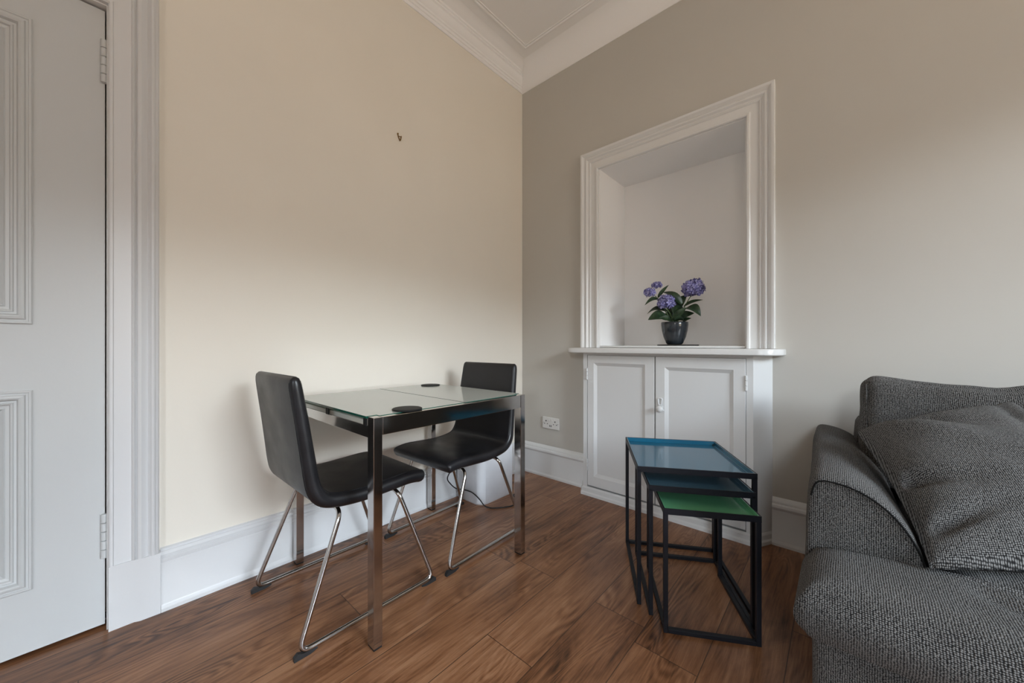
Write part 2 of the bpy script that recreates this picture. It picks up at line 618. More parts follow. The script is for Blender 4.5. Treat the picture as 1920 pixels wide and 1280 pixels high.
NX0, NX1, NZ0, NZ1, NY = 0.672, 1.500, 0.93, 2.130, 0.37
bm = bmesh.new()
add_box(bm, 0, NX0, 0, 0.15, 0, RZ)
add_box(bm, NX1, RX, 0, 0.15, 0, RZ)
add_box(bm, NX0, NX1, 0, 0.15, NZ1, RZ)
add_box(bm, NX0, NX1, 0, 0.15, 0, NZ0 - .01)
struct(link_mesh('wall_back', bm, M['greige']), 'greige painted wall with the recessed niche')
bm = bmesh.new()                              # niche lining
add_box(bm, NX0 - .02, NX0 + .002, -.001, NY + .02, NZ0 - .01, NZ1 + .02)
add_box(bm, NX1 - .002, NX1 + .02, -.001, NY + .02, NZ0 - .01, NZ1 + .02)
add_box(bm, NX0 + .002, NX1 - .002, NY, NY + .02, NZ0 - .01, NZ1 + .02)
add_box(bm, NX0 + .002, NX1 - .002, -.001, NY, NZ1 - .002, NZ1 + .02)
add_box(bm, NX0 + .002, NX1 - .002, 0.002, NY, NZ0 - .03, NZ0 - .01)
struct(link_mesh('wall_niche', bm, M['nichepaint']), 'pale grey painted inside of the wall niche')

bm = bmesh.new()
fx0, fx1, fz0, fz1 = FILL_WIN
add_box(bm, -0.3, fx0, RY - .15, RY, 0, RZ)
add_box(bm, fx1, RX + .3, RY - .15, RY, 0, RZ)
add_box(bm, fx0, fx1, RY - .15, RY, 0, fz0)
add_box(bm, fx0, fx1, RY - .15, RY, fz1, RZ)
struct(link_mesh('wall_front', bm, M['plain']))
bm = bmesh.new()
ys = RY
for (y0, y1, z0, z1) in WIN:
    add_box(bm, RX, RX + .15, ys, y0, 0, RZ)
    add_box(bm, RX, RX + .15, y0, y1, 0, z0)
    add_box(bm, RX, RX + .15, y0, y1, z1, RZ)
    ys = y1
add_box(bm, RX, RX + .15, ys, 0.15, 0, RZ)
struct(link_mesh('wall_right', bm, M['plain']))
for wi, (y0, y1, z0, z1) in enumerate(WIN):
    w = bpy.data.objects.new('window_%d' % (wi + 1), None); COL.objects.link(w); struct(w)
    bm = bmesh.new()
    f = .05
    add_box(bm, RX + .04, RX + .10, y0, y0 + f, z0, z1)
    add_box(bm, RX + .04, RX + .10, y1 - f, y1, z0, z1)
    add_box(bm, RX + .04, RX + .10, y0 + f, y1 - f, z0, z0 + f)
    add_box(bm, RX + .04, RX + .10, y0 + f, y1 - f, z1 - f, z1)
    zm = (z0 + z1) / 2
    add_box(bm, RX + .05, RX + .09, y0 + f, y1 - f, zm - .02, zm + .02)
    link_mesh('window_frame', bm, M['trim'], w)
    bm = bmesh.new(); add_box(bm, RX + .066, RX + .070, y0 + f, y1 - f, z0 + f, z1 - f)
    link_mesh('window_pane', bm, M['pane'], w)
    bx('window_sill', (RX - .06, RX + .04, y0 - .05, y1 + .05, z0 - .03, z0), M['trim'], w, 0.004)

w = bpy.data.objects.new('window_2', None); COL.objects.link(w); struct(w)  # added window, invented to brighten the niche and cupboard from the front
bm = bmesh.new()
f = .05
add_box(bm, fx0, fx0 + f, RY - .10, RY - .04, fz0, fz1)
add_box(bm, fx1 - f, fx1, RY - .10, RY - .04, fz0, fz1)
add_box(bm, fx0 + f, fx1 - f, RY - .10, RY - .04, fz0, fz0 + f)
add_box(bm, fx0 + f, fx1 - f, RY - .10, RY - .04, fz1 - f, fz1)
add_box(bm, fx0 + f, fx1 - f, RY - .09, RY - .05, (fz0 + fz1) / 2 - .02, (fz0 + fz1) / 2 + .02)
link_mesh('window_frame', bm, M['trim'], w)
bm = bmesh.new(); add_box(bm, fx0 + f, fx1 - f, RY - .070, RY - .066, fz0 + f, fz1 - f)
link_mesh('window_pane', bm, M['pane'], w)
bx('window_sill', (fx0 - .05, fx1 + .05, RY - .04, RY + .06, fz0 - .03, fz0), M['trim'], w, 0.004)

# skirting boards
SK = [(0, 0), (.030, 0), (.030, .012), (.024, .022), (.022, .026), (.022, .172), (.019, .176), (.021, .182), (.021, .190),
      (.015, .195), (.017, .203), (.012, .212), (.008, .214), (.008, .221), (.0, .225)]
bm = bmesh.new(); sweep(bm, [(0, -2.058), (0, 0)], [(-o, h) for o, h in SK], lambda x, y, h: (x, y, h))
struct(link_mesh('baseboard_left', bm, M['casing'], None, 30), 'white moulded skirting along the cream wall')
SK2 = [(0, 0), (.030, 0), (.030, .012), (.024, .022), (.022, .026), (.022, .170), (.026, .176), (.029, .184), (.027, .194),
       (.018, .200), (.018, .206), (.014, .214), (.006, .221), (.0, .226)]
bm = bmesh.new(); sweep(bm, [(0.022, 0), (0.5975, 0)], [(-o, h) for o, h in SK2], lambda x, y, h: (x, y, h))
struct(link_mesh('baseboard_back', bm, M['trim'], None, 30), 'white skirting between the corner and the cupboard')
bm = bmesh.new(); sweep(bm, [(1.612, 0), (RX, 0)], [(-o, h) for o, h in SK2], lambda x, y, h: (x, y, h))
struct(link_mesh('baseboard_back', bm, M['trim'], None, 30), 'white skirting between the cupboard and the sofa')

# cornice (one run round the room) and the ceiling bead
CL = [(0, 2.93), (.006, 2.93), (.010, 2.938), (.010, 2.946), (.016, 2.949), (.018, 2.962), (.024, 2.966), (.026, 2.976),
      (.034, 2.986), (.040, 3.004), (.043, 3.022), (.052, 3.028), (.052, 3.036), (.060, 3.040), (.060, 3.052), (.072, 3.058),
      (.085, 3.068), (.105, 3.077), (.12, RZ), (0, RZ)]
CB = [(0, 2.93), (.004, 2.930), (.012, 2.940), (.022, 2.956), (.032, 2.976), (.042, 3.000), (.054, 3.026), (.070, 3.050), (.090, 3.068), (.12, RZ), (0, RZ)]
bm = bmesh.new()
rings_mesh(bm, [[Vector((o, -o, h)) for o, h in CL], [Vector((o, RY + o, h)) for o, h in CL]])
rings_mesh(bm, [[Vector((o, RY + o, h)) for o, h in CL], [Vector((RX - o, RY + o, h)) for o, h in CL]])
rings_mesh(bm, [[Vector((RX - o, RY + o, h)) for o, h in CL], [Vector((RX - o, -o, h)) for o, h in CL]])
rings_mesh(bm, [[Vector((RX - o, -o, h)) for o, h in CB], [Vector((o, -o, h)) for o, h in CB]])
struct(link_mesh('trim_1', bm, M['ceil'], None, 25), 'white moulded plaster cornice')
bd = []
for k in range(9):
    a = math.pi * k / 8
    bd.append((.188 + .008 * math.cos(a), RZ - .007 * math.sin(a)))
bd2 = []
for k in range(9):
    a = math.pi * k / 8
    bd2.append((.206 + .004 * math.cos(a), RZ - .004 * math.sin(a)))
bm = bmesh.new()
for q in (bd, bd2):
    sweep(bm, [(0, 0), (0, RY), (RX, RY), (RX, 0)], q, lambda x, y, h: (x, y, h), True)
struct(link_mesh('trim_2', bm, M['ceil'], None, 40), 'raised bead bordering the ceiling')

# door casing (architrave) with plinth blocks
AR = [(0, 0), (0, .016), (.004, .020), (.010, .020), (.012, .016), (.014, .016), (.054, .016), (.056, .022), (.060, .026), (.064, .022), (.066, .018),
      (.070, .026), (.078, .030), (.086, .026), (.094, .020), (.098, .026), (.104, .034), (.108, .036), (.112, .034), (.114, .028),
      (.120, .026), (.124, .020), (.126, 0)]
bm = bmesh.new()
sweep(bm, [(DY1, 0.218), (DY1, DZ), (DY0, DZ), (DY0, 0.218)], [(-o, h) for o, h in AR], lambda y, z, h: (h, y, z))
dt = struct(link_mesh('trim_3', bm, M['casing'], None, 25), 'white moulded door casing')
bm = bmesh.new()
for s in (0, 1):
    a, b_ = (DY1, DY1 + .127) if s == 0 else (DY0 - .127, DY0)
    prof = [(0, 0), (.020, 0.0), (.020, .06), (.028, .075), (.030, .127), (0, .127)]
    if s == 0:
        rr = [[Vector((o, a + t_, z)) for o, t_ in prof] for z in (0, .214, .218)]
    else:
        rr = [[Vector((o, b_ - t_, z)) for o, t_ in prof] for z in (0, .214, .218)]
    rings_mesh(bm, rr)
link_mesh('plinth_block', bm, M['casing'], dt, 30)
# door stop / jamb lining
bm = bmesh.new()
add_box(bm, -0.118, 0.0, DY1 - .004, DY1, 0, DZ)
add_box(bm, -0.118, 0.0, DY0, DY0 + .004, 0, DZ)
add_box(bm, -0.118, 0.0, DY0 + .004, DY1 - .004, DZ - .004, DZ)
link_mesh('jamb', bm, M['trim'], dt)

# the door: slab, four moulded panels, hinges
door = bpy.data.objects.new('door_1', None); COL.objects.link(door); struct(door, 'white panelled door at the left edge')
dy1, dy0 = DY1 - .0075, DY0 + .008
zb, zt = 0.012, DZ - .010
DX = -0.024
cols = [(-2.545, -2.345), (-2.83, -2.63)]
rows = [(0.206, 0.829), (1.034, 1.986)]
bm = bmesh.new()
cuts_y = sorted({dy0, dy1} | {c for p in cols for c in p})
cuts_z = sorted({zb, zt} | {c for p in rows for c in p})
vv = {}
def gv(y, z, x=DX):
    k = (round(x, 4), round(y, 5), round(z, 5))
    if k not in vv:
        vv[k] = bm.verts.new((x, y, z))
    return vv[k]
for i in range(len(cuts_y) - 1):
    for j in range(len(cuts_z) - 1):
        y0, y1, z0, z1 = cuts_y[i], cuts_y[i + 1], cuts_z[j], cuts_z[j + 1]
        if any(abs(y0 - c[0]) < 1e-6 for c in cols) and any(abs(z0 - r_[0]) < 1e-6 for r_ in rows):
            continue
        bm.faces.new((gv(y0, z0), gv(y1, z0), gv(y1, z1), gv(y0, z1)))
bx_ = -0.064
for (ya, za, yb, zb_) in ((dy0, zb, dy1, zb), (dy1, zb, dy1, zt), (dy1, zt, dy0, zt), (dy0, zt, dy0, zb)):
    ys_ = [y for y in cuts_y if min(ya, yb) - 1e-6 <= y <= max(ya, yb) + 1e-6]
    zs_ = [z for z in cuts_z if min(za, zb_) - 1e-6 <= z <= max(za, zb_) + 1e-6]
    pts = [(y, z) for y in (ys_ if len(ys_) > 1 else [ya]) for z in (zs_ if len(zs_) > 1 else [za])]
    if len(ys_) > 1 and len(zs_) <= 1:
        pts = [(y, za) for y in ys_]
    else:
        pts = [(ya, z) for z in zs_]
    for k in range(len(pts) - 1):
        bm.faces.new((gv(*pts[k]), gv(*pts[k + 1]), gv(*pts[k + 1], bx_), gv(*pts[k], bx_)))
bmesh.ops.recalc_face_normals(bm, faces=bm.faces[:])
link_mesh('door_leaf', bm, M['door'], door, None, recalc=False)
MP = [(0, 0), (.000, .004), (.003, .007), (.007, .007), (.009, .004), (.013, .004), (.016, .009), (.022, .011), (.027, .008), (.029, .003),
      (.031, -.002), (.036, -.002), (.038, .001), (.042, -.001), (.045, -.007), (.052, -.009), (.055, -.006), (.058, -.010), (.062, -.014), (.062, -.020), (0, -.020)]
for (c0, c1) in cols:
    for (r0, r1) in rows:
        bm = bmesh.new()
        sweep(bm, [(c0, r0), (c1, r0), (c1, r1), (c0, r1)], MP, lambda y, z, h: (DX + h, y, z), True)
        add_box(bm, DX - .028, DX - .014, c0 + .05, c1 - .05, r0 + .05, r1 - .05)
        link_mesh('door_panel', bm, M['door'], door, 20)
for (h0, h1) in ((1.864, 2.012), (0.240, 0.392)):
    bm = bmesh.new()
    n = 5
    for k in range(n):
        a, b_ = h0 + (h1 - h0) * k / n, h0 + (h1 - h0) * (k + 1) / n
        rad = .0085
        add_lathe(bm, [(rad - .002, a + .0008), (rad, a + .002), (rad, b_ - .002), (rad - .002, b_ - .0008)], 14, DX + .008, dy1 - .002)
    add_box(bm, DX - .001, DX + .0015, dy1 - .012, dy1, h0, h1)
    link_mesh('door_hinge', bm, M['door'], door, 40)
bx('door_gap_shade', (-0.115, -0.07, DY0, DY1, 0.0, 0.008), M['gap'], door, 0)  # dark strip painting the shade in the gap under the door

# niche casing
AN = [(0, 0), (0, .018), (.004, .022), (.012, .022), (.015, .016), (.018, .014), (.052, .014), (.056, .020), (.060, .022), (.064, .018),
      (.070, .020), (.078, .030), (.084, .032), (.088, .026), (.092, .024), (.098, .030), (.106, .038), (.112, .040), (.118, .040), (.121, .034), (.121, 0)]
bm = bmesh.new()
sweep(bm, [(NX0 - .004, .951), (NX0 - .004, NZ1), (NX1 + .004, NZ1), (NX1 + .004, .951)], AN, lambda x, z, h: (x, -h, z))
struct(link_mesh('trim_4', bm, M['trim'], None, 25), 'white moulded casing round the niche')

# ------------------------------------------------------------------ shelf over the cupboard
XC = (NX0 + NX1) / 2 - .008
bm = bmesh.new()
L0, L1 = 0.485, 1.665
def shelf_outline(x0, x1, yf, r):
    pts = []
    for cx, sgn, rng in ((x0 + r, -1, range(0, 13)), (x1 - r, 1, range(0, 13))):
        pass
    for k in range(13):
        a = math.pi + math.pi / 2 * k / 12
        pts.append((x0 + r + r * math.cos(a), yf + r + r * math.sin(a)))
    for k in range(13):
        a = 1.5 * math.pi + math.pi / 2 * k / 12
        pts.append((x1 - r + r * math.cos(a), yf + r + r * math.sin(a)))
    pts += [(x1, 0.0), (x0, 0.0)]
    return pts
def ring_at(o, z):
    return [Vector((x, y, z)) for x, y in shelf_outline(L0 + o, L1 - o, -.165 + o, .10)]
rings_mesh(bm, [ring_at(.004, .918), ring_at(0, .922), ring_at(0, .944), ring_at(.002, .948), ring_at(.006, .950)])
sh = link_mesh('shelf', bm, M['trim'], None, 35)
tag(sh, 'white painted shelf board with rounded ends on top of the built-in cupboard', 'shelf')
bx('raised_sill', (NX0 + .003, NX1 - .003, -.004, NY - .001, .951, .964), M['trim'], sh, .004)

# ------------------------------------------------------------------ built-in cupboard under the niche
cup = thing('cupboard', 'white built-in two-door cupboard with angled sides under the niche', 'cupboard', (1.08, 0, 0))
def loc(o, p=(1.08, 0, 0)):
    return o
def cbx(name, dims, mat, parent, bev=.002):
    x0, x1, y0, y1, z0, z1 = dims
    return bx(name, (x0 - 1.08, x1 - 1.08, y0, y1, z0, z1), mat, parent, bev)
YF = -.108
outl = [(.548, -.001), (.612, YF + .004), (1.548, YF + .004), (1.612, -.001)]
bm = bmesh.new()
# carcass as a frame with door opening left out (front stiles and rails)
def prism(bm, pts, z0, z1, ox=1.08):
    rings_mesh(bm, [[Vector((x - ox, y, z)) for x, y in pts] for z in (z0, z1)])
prism(bm, [(.548, -.0005), (.612, YF), (.640, YF), (.640, YF + .02), (.62, YF + .02), (.566, -.0005)], .055, .917)
prism(bm, [(1.612, -.0005), (1.548, YF), (1.519, YF), (1.519, YF + .02), (1.54, YF + .02), (1.594, -.0005)], .055, .917)
add_box(bm, .640 - 1.08, 1.519 - 1.08, YF, YF + .02, .904, .917)
add_box(bm, .640 - 1.08, 1.519 - 1.08, YF + .045, YF + .05, .06, .904)
link_mesh('body', bm, M['trim'], cup, 30)
bm = bmesh.new()
PL = [(.534, -.0005), (.598, YF - .010), (1.562, YF - .010), (1.626, -.0005)]
PL2 = [(.540, -.0005), (.604, YF - .004), (1.556, YF - .004), (1.620, -.0005)]
PL3 = [(.546, -.0005), (.610, YF + .002), (1.550, YF + .002), (1.614, -.0005)]
rings_mesh(bm, [[Vector((x - 1.08, y, z)) for x, y in P_] for P_, z in ((PL, 0), (PL, .016), (PL2, .024), (PL2, .045), (PL3, .056))])
link_mesh('plinth', bm, M['trim'], cup, 25)
def cup_door(x0, x1, px0, px1, pz0, pz1, lift):
    # bevelled recess frame
    bm = bmesh.new()
    z0, z1 = .066, .902
    yf = YF - lift
    o = [(x0, z0), (x1, z0), (x1, z1), (x0, z1)]
    i1 = [(px0, pz0), (px1, pz0), (px1, pz1), (px0, pz1)]
    b = .016
    i2 = [(px0 + b, pz0 + b), (px1 - b, pz0 + b), (px1 - b, pz1 - b), (px0 + b, pz1 - b)]
    rr = []
    for q, y in ((o, yf + .022), (o, yf + .002), ([(x0 + .002, z0 + .002), (x1 - .002, z0 + .002), (x1 - .002, z1 - .002), (x0 + .002, z1 - .002)], yf),
                 ([(a - .003 * (1 if k in (0, 3) else -1), c - .003 * (1 if k < 2 else -1)) for k, (a, c) in enumerate(i1)], yf), (i1, yf + .002), (i2, yf + .011)):
        rr.append([Vector((a - 1.08, y, c)) for a, c in q])
    rings_mesh(bm, rr)
    return link_mesh('door', bm, M['trim'], cup)
dl = cup_door(.643, 1.073, .690, 1.016, .132, .852, 0)
dr = cup_door(1.080, 1.517, 1.134, 1.462, .128, .842, .003)
def cup_hinge(x, z0, z1, par):
    bm = bmesh.new()
    for k in range(3):
        a, b_ = z0 + (z1 - z0) * k / 3, z0 + (z1 - z0) * (k + 1) / 3
        add_lathe(bm, [(.004, a + .0006), (.0055, a + .002), (.0055, b_ - .002), (.004, b_ - .0006)], 10, x - 1.08, YF - .005)
    link_mesh('hinge', bm, M['trim'], par, 40)
for z0 in (.745, .16):
    cup_hinge(.641, z0, z0 + .075, dl)
    cup_hinge(1.519, z0, z0 + .075, dr)
bm = bmesh.new()                                  # latch: escutcheon plate and turn knob
yk = YF - .003
LX_ = 1.107 - 1.08
add_tube(bm, fillet([(LX_ - .012, yk - .004, .670), (LX_ + .012, yk - .004, .670), (LX_ + .006, yk - .006, .632), (LX_ - .006, yk - .006, .632)], .008, 6, True), .0038, 8, True)
add_box(bm, LX_ - .016, LX_ + .016, yk - .004, yk + .0, .596, .630, .003)
t_ = bmesh.new()
add_lathe(t_, [(.006, 0), (.006, .008), (.014, .012), (.018, .018), (.017, .024), (.010, .029), (.004, .030)], 18)
merge(bm, t_, 0, Matrix.Translation((LX_ + .003, yk - .003, .612)) @ Matrix.Rotation(R(90), 4, 'X'))
add_tube(bm, [(LX_ + .003, yk - .012, .612), (LX_ + .024, yk - .014, .607)], .004, 8)
link_mesh('latch', bm, M['trim'], dr, 40)

# ------------------------------------------------------------------ dining table
TX0, TX1, TY0, TY1 = 0.040, 0.765, -1.630, -0.885
ZT = 0.738
table = thing('dining_table', 'square glass-topped dining table with chrome legs against the cream wall', 'table', ((TX0 + TX1) / 2, (TY0 + TY1) / 2, 0))
tox, toy = (TX0 + TX1) / 2, (TY0 + TY1) / 2
def tb(name, x0, x1, y0, y1, z0, z1, mat, parent=None, bev=.0015):
    return bx(name, (x0 - tox, x1 - tox, y0 - toy, y1 - toy, z0, z1), mat, parent or table, bev)
LXs, LYs = .040, .030
for (lx, ly) in ((TX0, TY0), (TX1 - LXs, TY0), (TX0, TY1 - LYs), (TX1 - LXs, TY1 - LYs)):
    lg = tb('leg', lx, lx + LXs, ly, ly + LYs, .006, ZT, M['legsteel'])
    tb('foot_pad', lx + .001, lx + LXs - .001, ly + .001, ly + LYs - .001, 0, .006, M['disc'], lg, .001)
for (x0, x1) in ((TX0, TX0 + .022), (TX1 - .022, TX1)):
    tb('side_rail', x0, x1, TY0 + LYs + .001, TY1 - LYs - .001, .680, ZT, M['chrome'])
for (y0, y1) in ((TY0 + .005, TY0 + .022), (TY1 - .022, TY1 - .005)):
    tb('end_rail', TX0 + LXs + .001, TX1 - LXs - .001, y0, y1, .668, .706, M['chrome'])
# two glass sheets with the black joint between them
def glass_sheet(y0, y1, near):
    # flush between the side rails, notched round the legs at its outer end
    xa, xb = TX0 + .0235, TX1 - .0235
    la, lb = TX0 + LXs + .002, TX1 - LXs - .002
    if near:
        yn = TY0 + LYs + .002
        pts = [(la, y0), (lb, y0), (lb, yn), (xb, yn), (xb, y1), (xa, y1), (xa, yn), (la, yn)]
    else:
        yn = TY1 - LYs - .002
        pts = [(xa, y0), (xb, y0), (xb, yn), (lb, yn), (lb, y1), (la, y1), (la, yn), (xa, yn)]
    bm = bmesh.new()
    z0, z1 = ZT - .006, ZT + .0015
    rings_mesh(bm, [[Vector((x - tox, y - toy, z)) for x, y in pts] for z in (z0, z1)])
    bm.normal_update()
    for f_ in bm.faces:
        f_.material_index = 0 if abs(f_.normal.z) > .5 else 1
    return link_mesh('glass_top', bm, [M['frosted'], M['glassedge']], table)
YJ = -1.232
glass_sheet(TY0 - .004, YJ - .003, True)
glass_sheet(YJ + .003, TY1 + .004, False)
tb('joint_strip', TX0 + .024, TX1 - .024, YJ - .003, YJ + .003, ZT - .008, ZT + .0008, M['disc'], bev=0)
tb('extension_leaf', TX0 + .05, TX1 - .06, TY0 + .002, TY1 - .002, .708, .724, M['leafglass'])
tb('glass_support', TX0 + .042, TX0 + .050, TY0 + .001, TY1 - .001, .708, ZT - .0065, M['legsteel'])
tb('glass_support', TX1 - .058, TX1 - .042, TY0 + .001, TY1 - .001, .708, ZT - .0065, M['legsteel'])
tb('glass_clip', .395, .425, TY0 - .001, TY0 + .0015, .706, .731, M['disc'])
tb('glass_clip', .700, .720, TY0 - .003, TY0 + .001, .706, .731, M['disc'])

def disc(x, y, label):
    bm = bmesh.new()
    add_lathe(bm, [(.050, 0), (.052, .0015), (.052, .004), (.050, .0055), (.044, .006)], 48)
    o = link_mesh('coaster', bm, M['disc'], None, 35)
    o.location = (x, y, ZT + .0017)
    tag(o, label, 'coaster', 'black coasters on the glass table')
disc(.715, -1.478, 'round black coaster on the front edge of the glass table, nearer the camera')
disc(.135, -.962, 'round black coaster at the back of the glass table beside the cream wall')

# ------------------------------------------------------------------ chairs
def rrect(w, t, r, n=5):
    """rounded rectangle ring in (u,v), u across width, v through thickness"""
    pts = []
    for cx, cy, a0 in ((w / 2 - r, t / 2 - r, 0), (-w / 2 + r, t / 2 - r, 90), (-w / 2 + r, -t / 2 + r, 180), (w / 2 - r, -t / 2 + r, 270)):
        for k in range(n + 1):
            a = R(a0 + 90 * k / n)
            pts.append((cx + r * math.cos(a), cy + r * math.sin(a)))
    return pts

def shell_rings():
    ctrl = [(-.246, .868), (-.236, .80), (-.221, .70), (-.207, .60), (-.197, .53), (-.185, .487), (-.158, .455), (-.108, .440), (-.02, .433), (.08, .437), (.16, .441), (.205, .437), (.228, .430)]
    # Catmull-Rom resample
    P = [Vector((0, y, z)) for y, z in ctrl]
    out = []
    for i in range(len(P) - 1):
        p0, p1, p2, p3 = P[max(i - 1, 0)], P[i], P[i + 1], P[min(i + 2, len(P) - 1)]
        for k in range(6):
            u = k / 6
            out.append(.5 * ((2 * p1) + (-p0 + p2) * u + (2 * p0 - 5 * p1 + 4 * p2 - p3) * u * u + (-p0 + 3 * p1 - 3 * p2 + p3) * u ** 3))
    out.append(P[-1])
    n = len(out)
    rings = []
    split = 0
    for i, p in enumerate(out):
        t = (out[min(i + 1, n - 1)] - out[max(i - 1, 0)]).normalized()
        nn = Vector((0, t.z, -t.y))          # perpendicular in yz plane
        s = i / (n - 1)
        end = min(1, i / 4.0, (n - 1 - i) / 4.0)
        e_ = math.sqrt(max(0.0, 1 - (1 - end) ** 2))
        th = (.036 + .012 * min(1, s * 2.2)) * (.25 + .75 * e_)
        w = .432 - .02 * (1 - e_) + (.004 * math.sin(s * math.pi)) - .036 * max(0, 1 - s * 2.4)
        rr = rrect(w, th, th * .46, 5)
        ring = []
        for u, v in rr:
            # seat hollow and curved back
            dish = .010 * (1 - (2 * u / w) ** 2)
            ring.append(p + Vector((u, 0, 0)) + nn * (v + dish * (1 if s < .45 else .45)))
        rings.append(ring)
        if p.z > .4535:
            split = i
    return rings, split, out

def make_chair(name, label, locn, rz):
    ch = thing(name, label, 'chair', locn, rz, 'black dining chairs at the glass table')
    rings, sp, line = shell_rings()
    bm = bmesh.new(); rings_mesh(bm, rings[:sp + 1])
    b = link_mesh('backrest', bm, M['leather'], ch, 60)
    bm = bmesh.new(); rings_mesh(bm, rings[sp:])
    s = link_mesh('seat', bm, M['leather'], ch, 60)
    # stitched piping along both faces of the sides
    for part, rr in ((b, rings[2:sp + 1]), (s, rings[sp:-2])):
        bm = bmesh.new()
        pass
        bm.free()
        for idx in (5, 18):
            bm = bmesh.new()
            add_tube(bm, [r_[idx] for r_ in rr], .0016, 6)
            link_mesh('piping', bm, M['leather'], part, 60)
    # steel tube base: one closed loop
    W0, W1, fz = .233, .198, .0175
    zt_ = .400
    pts = [(-W0, -.252, fz), (-W0, .252, fz), (-W1, .115, zt_), (W1, .115, zt_), (W0, .252, fz), (W0, -.252, fz), (W1, -.105, zt_), (-W1, -.105, zt_)]
    bm = bmesh.new()
    add_tube(bm, fillet(pts, [.028, .028, .045, .045, .028, .028, .045, .045], 8, True), .0080, 12, True)
    add_box(bm, -.14, .14, .105, .125, zt_ + .004, zt_ + .018)
    add_box(bm, -.14, .14, -.115, -.095, zt_ + .004, zt_ + .026)
    link_mesh('frame', bm, M['steel'], ch, 50)
    for sx in (-1, 1):
        for sy in (-1, 1):
            bm = bmesh.new()
            x = sx * W0
            ya, yb = sy * .264, sy * .197
            prof = [(ya, 0), (ya, .012), (sy * .253, .020), (sy * .238, .014), (yb, .0135), (yb, .006), (sy * .217, 0)]
            rings_mesh(bm, [[Vector((x + dx, y, z)) for y, z in prof] for dx in (-.0065, .0065)])
            link_mesh('rubber_foot', bm, M['rubber'], ch, 40)
    return ch
make_chair('dining_chair', 'black faux leather chair seen from behind at the near end of the glass table', (.382, -1.548, 0), R(0.3))
make_chair('dining_chair', 'black faux leather chair facing the camera at the far end of the glass table', (.388, -.985, 0), R(182.0))

# ------------------------------------------------------------------ white box in the corner, cable
bm = bmesh.new()
def rb(o, z):
    x0, x1, y0, y1, r = .030 + o, .262 - o, -.690 + o, -.412 - o, .05
    p = [(x0, y1)]
    p += [(x0 + .02 - .02 * math.cos(R(90 * k / 6)), y0 + .02 - .02 * math.sin(R(90 * k / 6))) for k in range(7)]
    p += [(x1 - r + r * math.sin(R(90 * k / 10)), y0 + r - r * math.cos(R(90 * k / 10))) for k in range(11)]
    p += [(x1, y1)]
    return [Vector((x, y, z)) for x, y in p]
rings_mesh(bm, [rb(.006, .0), rb(.004, .006), rb(0, .010), rb(0, .320), rb(.004, .330), rb(.014, .334)])
o = link_mesh('white_box', bm, M['appl'], None, 50)
tag(o, 'white enamelled box with a rounded corner on the floor behind the far chair', 'box')

pts = [(0.085, -0.735, 0.212), (0.085, -0.7817, 0.1923), (0.085, -0.8022, 0.1587), (0.085, -0.7817, 0.1239), (0.085, -0.738, 0.0815), (.112, -.712, .074),
       (.16, -.706, .077), (.208, -.706, .075), (.262, -.703, .052), (.292, -.692, .020), (.308, -.668, .0045), (.337, -.649, .0045), (.372, -.601, .0045), (.393, -.541, .0045), (.350, -.472, .0045), (.290, -.430, .0045), (.30, -.38, .0045), (.20, -.32, .0045)]
P_ = [Vector(p) for p in pts]
sm = []
for i in range(len(P_) - 1):
    p0, p1, p2, p3 = P_[max(i - 1, 0)], P_[i], P_[i + 1], P_[min(i + 2, len(P_) - 1)]
    for k in range(6):
        u = k / 6
        sm.append(.5 * ((2 * p1) + (-p0 + p2) * u + (2 * p0 - 5 * p1 + 4 * p2 - p3) * u * u + (-p0 + 3 * p1 - 3 * p2 + p3) * u ** 3))
bm = bmesh.new(); add_tube(bm, sm, .0036, 8)
o = link_mesh('power_cable', bm, M['cable'], None, 60)
tag(o, 'thin black cable looping in front of the white box onto the floor', 'cable')

